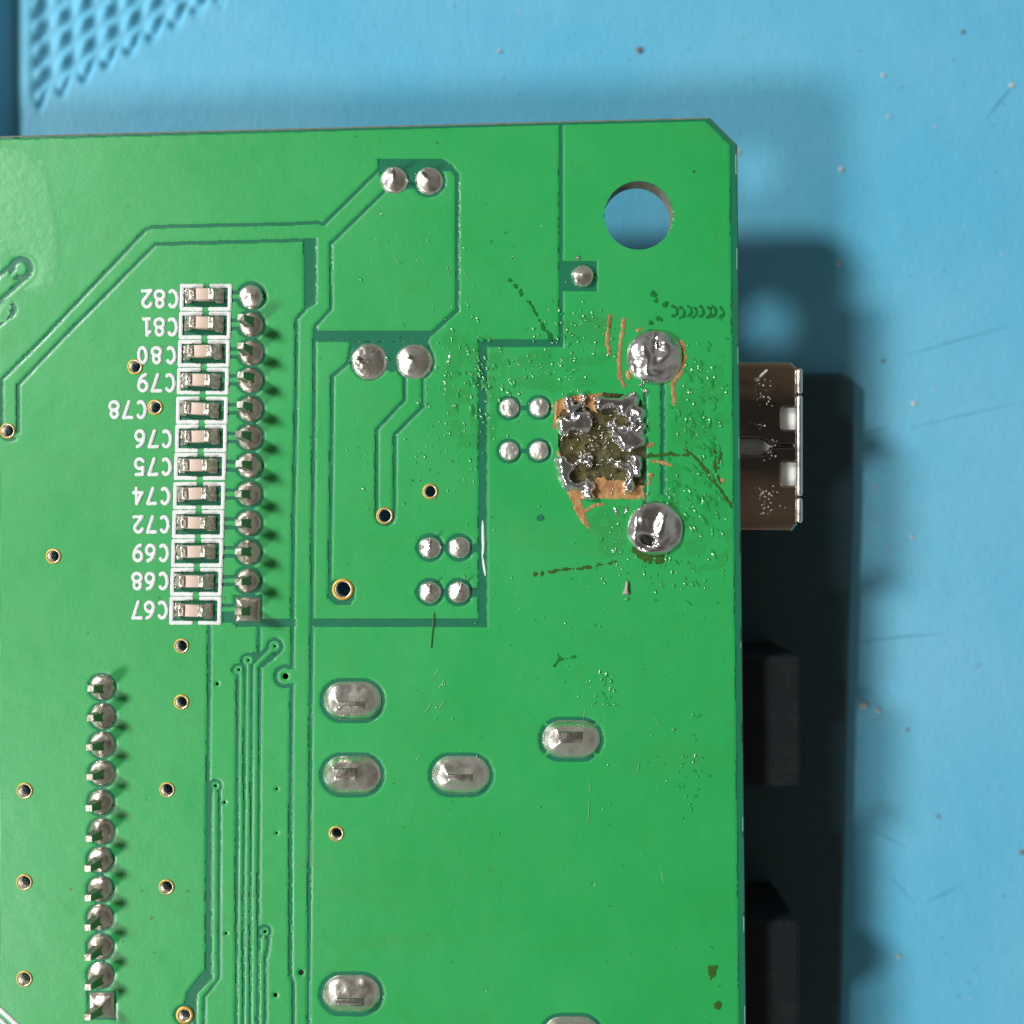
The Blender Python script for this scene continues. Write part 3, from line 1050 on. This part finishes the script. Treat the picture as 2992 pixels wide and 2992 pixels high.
scatter(93, 1420, 1100, 70, 90, 2, 4.5, 0.9)
scatter(49, 1320, 1180, 90, 130, 2, 4.5, 0.8)
scatter(49, 1690, 960, 60, 50)
scatter(44, 1620, 1060, 60, 50)
scatter(66, 2040, 1170, 40, 90, 3, 6)
scatter(66, 2060, 1450, 50, 120, 2.5, 6, 0.9, 3.5)
scatter(38, 1800, 1560, 70, 70)
scatter(49, 1950, 1650, 80, 50)
scatter(38, 1990, 1480, 50, 60, 2, 5, 0.8, 3)
scatter(33, 1760, 2020, 30, 30)
scatter(33, 2010, 2250, 18, 60, 2, 5)
scatter(66, 1600, 1750, 320, 240, 1.5, 3.5)
scatter(60, 1650, 2300, 330, 300, 1.5, 3.5)
scatter(33, 1250, 750, 200, 200, 1.5, 3.5, 0.9, 3)
scatter(38, 1290, 1330, 90, 110, 1.5, 4)
scatter(22, 2050, 1180, 35, 90, 6, 11, 0.9, 2.0)
scatter(16, 2060, 1430, 40, 90, 6, 11, 0.9, 2.5)
scatter(8, 1960, 1420, 30, 60, 5, 10, 0.8, 2.5)
scatter(16, 1420, 1090, 60, 70, 5, 9, 0.9, 2.0)
sp = [q if q[3] < 4.5 else (*q[:5], q[5] * 0.5) for q in sp]
k = NT("clear_flux")
gl = k.n("ShaderNodeBsdfGlossy")
gl.inputs["Roughness"].default_value = 0.16
tr = k.n("ShaderNodeBsdfTransparent")
tr.inputs["Color"].default_value = (0.965, 0.985, 0.95, 1)
mxs = k.n("ShaderNodeMixShader")
bp = k.n("ShaderNodeBump")
bp.inputs["Distance"].default_value = 0.004
k.link(k.noise(11, 4, 0.6, vec=k.coord((1, 0.55, 1), 0.7)), bp.inputs["Height"])
k.link(bp.outputs[0], gl.inputs["Normal"])
mxs.inputs[0].default_value = 0.055
k.link(tr.outputs[0], mxs.inputs[1])
k.link(gl.outputs[0], mxs.inputs[2])
k.link(mxs.outputs[0], k.t.nodes["Material Output"].inputs["Surface"])
M['clear'] = k.m


def flux_film(poly, seed, cut=0.0):
    a = np.array(poly)

    def sdf(X, Y):
        return np.maximum(sd_poly(X, Y, poly) + 14 * vnoise(X, Y, 40, 200 + seed), 18 * (vnoise(X, Y, 34, 201 + seed) - cut)) + 3 * vnoise(X, Y, 10, 202 + seed)

    def z(X, Y, d):
        c_, s_ = 0.77, 0.64
        U, W = (X * c_ + Y * s_), (-X * s_ + Y * c_)
        t = sstep(-d / 14)
        return 0.0058 + t * (0.003 + 0.006 * vnoise(U / 1.8, W, 9, 203 + seed) + 0.002 * vnoise(U / 1.5, W, 5, 204 + seed))
    return link("flux_film", field_mesh("flux_film", sdf, (a[:, 0].min(), a[:, 1].min(), a[:, 0].max(), a[:, 1].max()), 2.6, z), board, M['clear'])


flux_film([(1290, 985), (1400, 960), (1480, 1000), (1470, 1150), (1440, 1330), (1330, 1300), (1290, 1150)], 0, 0.25)
flux_film([(1640, 900), (1800, 920), (1790, 1040), (1740, 1130), (1600, 1140), (1440, 1120), (1470, 1030), (1600, 1020)], 4, 0.1)
flux_film([(2010, 1060), (2110, 1040), (2130, 1300), (2110, 1330), (1960, 1300), (1985, 1150)], 8, 0.3)
flux_film([(1960, 1340), (2060, 1380), (2140, 1500), (2130, 1660), (2010, 1690), (1990, 1540), (1900, 1460)], 12, 0.15)
flux_film([(1700, 1500), (1830, 1480), (1825, 1620), (1760, 1640)], 16, 0.1)
droplets("flux_droplets", sp, M['flux'])
# spatter of solder beads near the rework
sp = []
for (cx, cy, sx, n) in ((1730, 1280, 40, 26), (1710, 1265, 30, 12), (1700, 1170, 20, 8), (1760, 1310, 30, 14), (1885, 1145, 8, 4), (1880, 1120, 4, 2), (1785, 1400, 40, 8)):
    for _ in range(n):
        s_ = R_.uniform(2, 4.5)
        sp.append((R_.gauss(cx, sx), R_.gauss(cy, sx), s_, s_, 0, s_ / S))
sp += [(1887, 1143, 9, 7, 0.8, 0.02), (1882, 978, 6, 9, 0.3, 0.02), (1690, 754, 7, 7, 0, 0.015), (1800, 1494, 5, 14, -0.5, 0.012), (1830, 1490, 5, 12, 0.3, 0.012), (1872, 1125, 6, 6, 0, 0.015)]
droplets("solder_beads", sp, M['blob'], 0.004)

# pale scratches
sp = []
for (x, y, L, ang) in [(1222, 2212, 17, -1.0), (1290, 2000, 26, -0.95), (1275, 1965, 18, -0.95), (1708, 2082, 20, -1.4), (1720, 2370, 45, -1.5), (1725, 2300, 20, -1.45), (1865, 2240, 22, -1.4), (1935, 2560, 26, 1.4),
                      (1920, 2110, 20, 1.0), (1250, 2070, 24, -0.95), (1290, 2060, 20, -0.95), (1310, 790, 18, 1.3), (1220, 760, 14, 0.9), (1360, 800, 14, 1.0), (1100, 700, 12, 0.8), (1160, 760, 14, 0.9)]:
    sp.append((x, y, L, 1.1, ang, 0.0015))
droplets("scratches", sp, M['scratch'], 0.0062)
droplets("painted_glare", [(1411, 1570, 52, 4.2, 1.55, 0.002), (1414, 1655, 30, 3.6, 1.42, 0.002), (1410, 1610, 26, 2.5, 1.6, 0.002)], M['silk'], 0.002)  # white strips painting the glare along the channel's edge

# ------------------------------------------------------------------ printed legend
GL = {
    'C': [[(0.27 + 0.25 * math.cos(math.radians(a)), 0.5 + 0.5 * math.sin(math.radians(a))) for a in range(48, 313, 14)]],
    '8': [[(0.26 + 0.19 * math.cos(math.radians(a)), 0.76 + 0.24 * math.sin(math.radians(a))) for a in range(0, 361, 20)],
          [(0.26 + 0.25 * math.cos(math.radians(a)), 0.265 + 0.265 * math.sin(math.radians(a))) for a in range(0, 361, 20)]],
    '0': [[(0.26 + 0.23 * math.cos(math.radians(a)), 0.5 + 0.5 * math.sin(math.radians(a))) for a in range(0, 361, 15)]],
    '2': [[(0.26 + 0.23 * math.cos(math.radians(a)), 0.73 + 0.27 * math.sin(math.radians(a))) for a in range(165, -31, -15)] + [(0.02, 0.0), (0.5, 0.0)]],
    '1': [[(0.10, 0.80), (0.27, 1.0), (0.27, 0.0)], [(0.10, 0.0), (0.44, 0.0)]],
    '7': [[(0.02, 1.0), (0.5, 1.0), (0.17, 0.0)]],
    '6': [[(0.26 + 0.235 * math.cos(math.radians(a)), 0.30 + 0.30 * math.sin(math.radians(a))) for a in range(0, 361, 18)], [(0.025, 0.32), (0.06, 0.55), (0.15, 0.77), (0.28, 0.93), (0.43, 1.0)]],
    '5': [[(0.46, 1.0), (0.09, 1.0), (0.06, 0.56)] + [(0.245 + 0.245 * math.cos(math.radians(a)), 0.31 + 0.31 * math.sin(math.radians(a))) for a in range(125, -146, -18)]],
    '4': [[(0.38, 0.0), (0.38, 1.0), (0.02, 0.28), (0.54, 0.28)]],
}
GL['9'] = [[(0.52 - u, 1 - v) for (u, v) in pl] for pl in GL['6']]
text_box = [(412, 524, 846, 901), (412, 522, 928, 983), (400, 517, 1012, 1064), (400, 515, 1091, 1146), (317, 431, 1170, 1224), (392, 505, 1255, 1309), (391, 504, 1337, 1390),
            (388, 500, 1423, 1475), (388, 498, 1506, 1558), (386, 496, 1589, 1642), (384, 495, 1671, 1724), (383, 493, 1755, 1809)]


def silk(name, sdf, bb, step=1.6, zb=0.006, label=None):
    o = link(name, field_mesh(name, sdf, bb, step, lambda X, Y, d: zb + 0.004 * sstep(-d / 3.5)), board, M['silk'])
    if label:
        o['label'] = label
    return o


for i in range(NC):
    x0, x1, y0, y1 = text_box[i]
    x0, x1, y0, y1 = x0 + 5, x1 - 5, y0 + 4, y1 - 4
    h, adv = y1 - y0, (x1 - x0 - 0.57 * (y1 - y0)) / 2
    sx = 1.10

    def sdf(X, Y, i=i, x1=x1, y0=y0, h=h, adv=adv):
        d = np.full(X.shape, 99.0)
        for q, ch in enumerate(cap_n[i]):
            for pl in GL[ch]:
                pts = [(x1 - q * adv - u * h * sx + 0.03 * v * h, y0 + v * h + 0.02 * u * h) for (u, v) in pl]
                d = np.minimum(d, sd_line(X, Y, pts, 10.2))
        return d + 0.5 * vnoise(X, Y, 5, 70)
    silk("printed_text", sdf, (x0 - 10, y0 - 10, x1 + 10, y1 + 10), label="white printed text %s, upside down" % cap_n[i])

    cx, cy = cap_x[i] + 5, cap_y[i] + 4
    hw = 70
    up = (cap_y[i] - cap_y[i - 1]) / 2 if i else 40
    dn = (cap_y[i + 1] - cap_y[i]) / 2 if i < NC - 1 else 42
    # half a pitch above and below; neighbours' bars touch, or leave a hairline after C79 and C75
    t_, b_ = -up + 6.5 + 0.15, dn - 6.5 - 0.15
    if cap_n[i] in ("C78", "C74"):
        t_ += 2
    if cap_n[i] in ("C79", "C75"):
        b_ -= 2

    def sdf2(X, Y, cx=cx, cy=cy, t_=t_, b_=b_, i=i):
        ww = 11.5
        A = [(cx - 12, cy + t_), (cx - hw, cy + t_), (cx - hw - 1.5, cy + b_), (cx - 14, cy + b_)]
        B_ = [(cx + 16, cy + t_), (cx + hw, cy + t_), (cx + hw - 1.5, cy + b_), (cx + 12, cy + b_)]
        return np.minimum(sd_line(X, Y, A, ww), sd_line(X, Y, B_, ww)) + 0.5 * vnoise(X, Y, 5, 71)
    silk("printed_outline", sdf2, (cx - hw - 10, cy + t_ - 10, cx + hw + 10, cy + b_ + 10))

silk("printed_line", lambda X, Y: sd_line(X, Y, [(-60, 2892), (60, 3003), (140, 3085)], 13), (-70, 2880, 150, 3095))
silk("printed_line", lambda X, Y: sd_line(X, Y, [(-60, 2922), (20, 2996), (100, 3078)], 11), (-70, 2910, 110, 3090))

# ------------------------------------------------------------------ chip capacitors


def box_mesh(name, hx, hy, z0, z1, bev, seg=2):
    bm = bmesh.new()
    bmesh.ops.create_cube(bm, size=1)
    for v in bm.verts:
        v.co = (v.co.x * 2 * hx, v.co.y * 2 * hy, z0 + (v.co.z + .5) * (z1 - z0))
    bmesh.ops.bevel(bm, geom=list(bm.edges), offset=bev, segments=seg, affect='EDGES', profile=0.5)
    return bm_mesh(name, bm, True)


cer = box_mesh("ceramic_body", 21 / S, 17.5 / S, 0.006, 0.066, 0.008)
cer.materials.append(M['ceramic'])
H_T = 0.068


def term_mesh(side, seed):
    # metal end cap plus the solder that climbs it, in measured units about the capacitor
    def sdf(X, Y):
        a = sd_box(X, Y, CX + 17, CY - 19, CX + 38, CY + 19, 3)
        b = sd_box(X, Y, CX + 34, CY - 22, CX + 57, CY + 24, 5)
        return np.minimum(a, b)

    def z(X, Y, d):
        t = (X - CX - 36) / 20
        z1 = H_T * (1 - 0.93 * sstep(t) ** 0.55)
        return 0.006 + z1 * sstep(-d / 3.5 + 0.15) + (0.008 * vnoise(X + 40 * seed, Y, 9, 80) + 0.006 * vnoise(X, Y + 21 * seed, 5, 81)) * sstep((t + 0.4))
    me = field_mesh("terminal", sdf, (CX + 15, CY - 26, CX + 60, CY + 28), 1.8, z)
    if side < 0:
        n = len(me.vertices)
        co = np.zeros(n * 3, dtype=np.float32)
        me.vertices.foreach_get("co", co)
        co = co.reshape(-1, 3)
        co[:, 0] *= -1
        me.vertices.foreach_set("co", co.ravel())
        me.flip_normals()
    me.materials.append(M['terminal'])
    return me


tl = [term_mesh(-1, q) for q in range(3)]
tr = [term_mesh(1, q + 5) for q in range(3)]
for i in range(NC):
    o = bpy.data.objects.new("chip_capacitor", cer)
    p = P(cap_x[i], cap_y[i] + 1)
    o.location = (p.x + random.uniform(-3, 3) / S, p.y + random.uniform(-2, 2) / S, 0)
    o.rotation_euler = (0, 0, math.radians(random.uniform(-4.0, 2.0)))
    C.objects.link(o)
    o.parent = board
    for me in (tl[i % 3], tr[(i + 1) % 3]):
        t = bpy.data.objects.new("terminal", me)
        C.objects.link(t)
        t.parent = o

# ------------------------------------------------------------------ USB socket under the board's right edge
ZU = -0.168
fU = (D - ZU) / D
SHELL = [(1880, 1057), (2314, 1056), (2329, 1072), (2331, 1532), (2316, 1552), (1880, 1552)]


def shell_sdf(X, Y):
    d = sd_poly(X, Y, SHELL)
    cut = np.minimum(sd_box(X, Y, 2285, 1190, 2345, 1255, 9), sd_box(X, Y, 2284, 1351, 2345, 1418, 9))
    cut = np.minimum(cut, sd_poly(X, Y, [(1950, 1283), (2220, 1281), (2240, 1290), (2254, 1303), (2246, 1318), (2228, 1330), (1950, 1332)]))
    cut = np.minimum(cut, sd_line(X, Y, [(2250, 1304), (2316, 1302)], 3.5))
    return np.maximum(d, -cut)


usb = link("usb_socket", field_mesh("usb_socket", shell_sdf, (1880, 1050, 2335, 1556), 3.0,
           lambda X, Y, d: ZU - 0.016 * (1 - sstep(np.clip(-d / 7, 0, 1))) - 0.010 * sstep((np.abs(Y - 1304) - 225) / 20) + 0.0015 * vnoise(X, Y, 60, 90), ZU, skirt=ZU - 0.035), board, M['shell'])


def px_box(name, x0, y0, x1, y1, z0, z1, bev, mat, parent, seg=3):
    a, b = P(x0, y0, z1), P(x1, y1, z1)
    me = box_mesh(name, (b.x - a.x) / 2, (a.y - b.y) / 2, z0, z1, bev, seg)
    o = link(name, me, parent, mat)
    o.location = ((a.x + b.x) / 2, (a.y + b.y) / 2, 0)
    return o


px_box("side_wall", 1880, 1059, 2312, 1067, -0.86, ZU - 0.012, 0.006, M['shell'], usb)
px_box("side_wall", 1880, 1541, 2312, 1549, -0.86, ZU - 0.012, 0.006, M['shell'], usb)
px_box("plastic_insert", 1890, 1075, 2322, 1530, -0.55, ZU - 0.075, 0.01, M['white'], usb)
for (y0, y1) in ((1076, 1150), (1154, 1450), (1455, 1528)):
    px_box("shell_lip", 2329, y0, 2347, y1, ZU - 0.11, ZU + 0.012, 0.018, M['lip'], usb)

sp = []
for (cx, cy, sx, sy, n) in ((2240, 1130, 22, 22, 16), (2250, 1165, 14, 12, 10), (2230, 1235, 14, 8, 8), (2268, 1325, 12, 6, 6), (2250, 1440, 26, 22, 26), (2245, 1480, 26, 22, 26), (2280, 1290, 10, 6, 4)):
    for _ in range(n):
        s_ = R_.uniform(1.2, 2.8)
        sp.append((R_.gauss(cx, sx), R_.gauss(cy, sy), s_, s_ * R_.uniform(.6, 1), R_.uniform(0, 3), s_ / S * 0.5))
sp = [(x, y, a, b, c_, h) for (x, y, a, b, c_, h) in sp if x < 2322]
sp += [(2228, 1100, 9, 6, 0.2, 0.008), (2245, 1084, 15, 4, -0.75, 0.006), (2256, 1074, 6, 4, -0.6, 0.006)]
droplets("flux_specks", sp, M['dust'], ZU + 0.0012)

# ------------------------------------------------------------------ black connectors under the right edge


def block(name, sdf, bb, ztop, zbot, rnd, mat, parent, step=5.0):
    me = field_mesh(name, sdf, bb, step, lambda X, Y, d: ztop - rnd * (1 - np.sqrt(np.clip(1 - (1 - np.clip(-d / (rnd * S), 0, 1)) ** 2, 0, 1))) + 0.001 * vnoise(X, Y, 40, 95), ztop, skirt=zbot)
    return link(name, me, parent, mat)


ZS = -0.97
conn = block("connector_block", lambda X, Y: np.maximum(sd_poly(X, Y, [(1900, 1010), (2420, 1010), (2502, 1088), (2500, 1500), (2486, 1900), (2476, 2400), (2464, 3000), (2455, 3500), (1900, 3500)]) + 0.0,
             -(1092 - Y) * -1.0 if False else sd_box(X, Y, 1900, 1088, 2520, 3500, 70)), (1895, 1080, 2510, 3505), ZS, Z_MAT + 0.003, 0.05, M['black'], board)
for (y0, y1, x1) in ((1915, 2300, 2343), (2690, 3200, 2340)):
    block("jack_body", lambda X, Y, y0=y0, y1=y1, x1=x1: sd_box(X, Y, 1900, y0, x1, y1, 14), (1895, y0 - 3, x1 + 3, y1 + 3), -0.20, ZS - 0.02, 0.03, M['jack'], conn)

# ------------------------------------------------------------------ loose bits
flake = link("plastic_flake", field_mesh("plastic_flake", lambda X, Y: sd_poly(X, Y, [(1829, 1696), (1836, 1700), (1836, 1722), (1840, 1735), (1832, 1738), (1818, 1735), (1825, 1720)]), (1815, 1690, 1845, 1742), 1.6,
             lambda X, Y, d: 0.012 + 0.014 * sstep(-d / 5), skirt=0.006), None, M['flake'])
tag(flake, "small pale grey flake lying on the green board below the lower large solder blob", "flake")
fb = bmesh.new()
pts = [(1267, 1790), (1264, 1830), (1261, 1862), (1259, 1893)]
ring0 = None
for (x, y) in pts:
    c = P(x, y)
    ring = [fb.verts.new((c.x + 1.6 / S * math.cos(t), c.y, 0.012 + 1.6 / S * math.sin(t))) for t in (0, 1.57, 3.14, 4.71)]
    if ring0:
        for i in range(4):
            fb.faces.new((ring0[i], ring0[(i + 1) % 4], ring[(i + 1) % 4], ring[i]))
    ring0 = ring
fibre = link("fibre", bm_mesh("fibre", fb, True), None, M['fibre'])
tag(fibre, "thin yellowish green fibre lying across the wide dark channel in the board", "fibre")


def bits(name, spots, mats):
    V, F, mi = [], [], []
    for (x, y, s_, m) in spots:
        c = P(x, y, Z_MAT)
        base = len(V)
        n = R_.randint(5, 7)
        ph = R_.uniform(0, 6)
        el = R_.uniform(0.5, 1.0)
        for lvl, (rr, zz) in enumerate(((1.0, 0.001), (0.7, 0.5))):
            for i in range(n):
                t = 2 * math.pi * i / n
                q = rr * s_ * R_.uniform(0.7, 1.1)
                u, v = q * math.cos(t), q * el * math.sin(t)
                V.append((c.x + (u * math.cos(ph) - v * math.sin(ph)) / S, c.y + (u * math.sin(ph) + v * math.cos(ph)) / S, Z_MAT + zz * s_ / S * 1.2 + 0.0005))
        for i in range(n):
            j = (i + 1) % n
            F.append((base + i, base + j, base + n + j, base + n + i))
            mi.append(m)
        F.append(tuple(base + n + i for i in range(n)))
        mi.append(m)
    me = bpy.data.meshes.new(name)
    me.from_pydata(V, [], F)
    o = link(name, me, None, mats)
    me.polygons.foreach_set("material_index", mi)
    return o


sp = []
for (x, y, s_, m) in [(2458, 494, 10, 0), (2595, 341, 7, 0), (2729, 371, 5, 0), (2580, 220, 9, 0), (2812, 93, 9, 1), (1867, 147, 14, 1), (1459, 150, 10, 0), (2450, 770, 12, 0), (2670, 1178, 11, 0), (2580, 1054, 7, 1),
                      (2664, 1570, 9, 0), (2523, 2062, 16, 0), (2565, 2076, 10, 0), (2475, 2395, 7, 0), (2625, 2794, 10, 0), (2740, 2385, 8, 1), (2985, 2490, 10, 1), (2650, 2133, 7, 1), (2556, 1421, 6, 0), (2956, 250, 10, 0),
                      (2485, 1532, 8, 0), (2492, 1572, 8, 0), (2480, 1180, 9, 1), (2478, 1260, 8, 1), (2484, 1420, 9, 1), (2158, 443, 9, 0), (2590, 1600, 6, 0), (2480, 2560, 6, 0)]:
    sp.append((x, y, s_, m))
for _ in range(170):
    sp.append((R_.uniform(2420, 2990), R_.uniform(150, 2990), R_.choice((1.5, 2, 2, 2.5, 3, 4)), R_.choice((0, 1, 0, 1, 1))))
for _ in range(40):
    sp.append((R_.uniform(800, 2990), R_.uniform(10, 380), R_.choice((2, 3, 4)), R_.choice((0, 1, 1))))
dust = bits("dust", sp, (M['dust'], M['dustbrown']))
tag(dust, "pale and brown dust specks scattered over the blue mat", None, None, "stuff")

V, F = [], []
for (x0, y0, x1, y1, w) in [(2490, 1876, 2760, 1850, 3), (2640, 1040, 2940, 955, 2.5), (2530, 1268, 2600, 1245, 3), (2700, 2640, 2800, 2590, 3), (2600, 2560, 2670, 2640, 2.5), (2880, 350, 2960, 250, 5), (2540, 2420, 2650, 2480, 2.5), (2660, 1250, 2960, 1180, 2)]:
    a, b = P(x0, y0, Z_MAT), P(x1, y1, Z_MAT)
    d = (b - a).normalized()
    nrm = Vector((-d.y, d.x, 0)) * (w / S)
    up = Vector((0, 0, 0.003))
    m = len(V)
    mid = (a + b) / 2 + nrm * 0.4
    for c, q in ((a, 0.1), (mid, 1.0), (b, 0.1)):
        V += [tuple(c - nrm * q + Vector((0, 0, 0.0006))), tuple(c + up), tuple(c + nrm * q + Vector((0, 0, 0.0006)))]
    for r in (0, 3):
        F += [(m + r, m + r + 3, m + r + 4, m + r + 1), (m + r + 1, m + r + 4, m + r + 5, m + r + 2)]
me = bpy.data.meshes.new("mat_scratches")
me.from_pydata(V, [], F)
M['matline'] = plain("blue_scratch", (0.085, 0.36, 0.53), 0.5)
tag(link("mat_scratches", me, None, M['matline']), "fine dark scratches in the blue mat", None, None, "stuff")
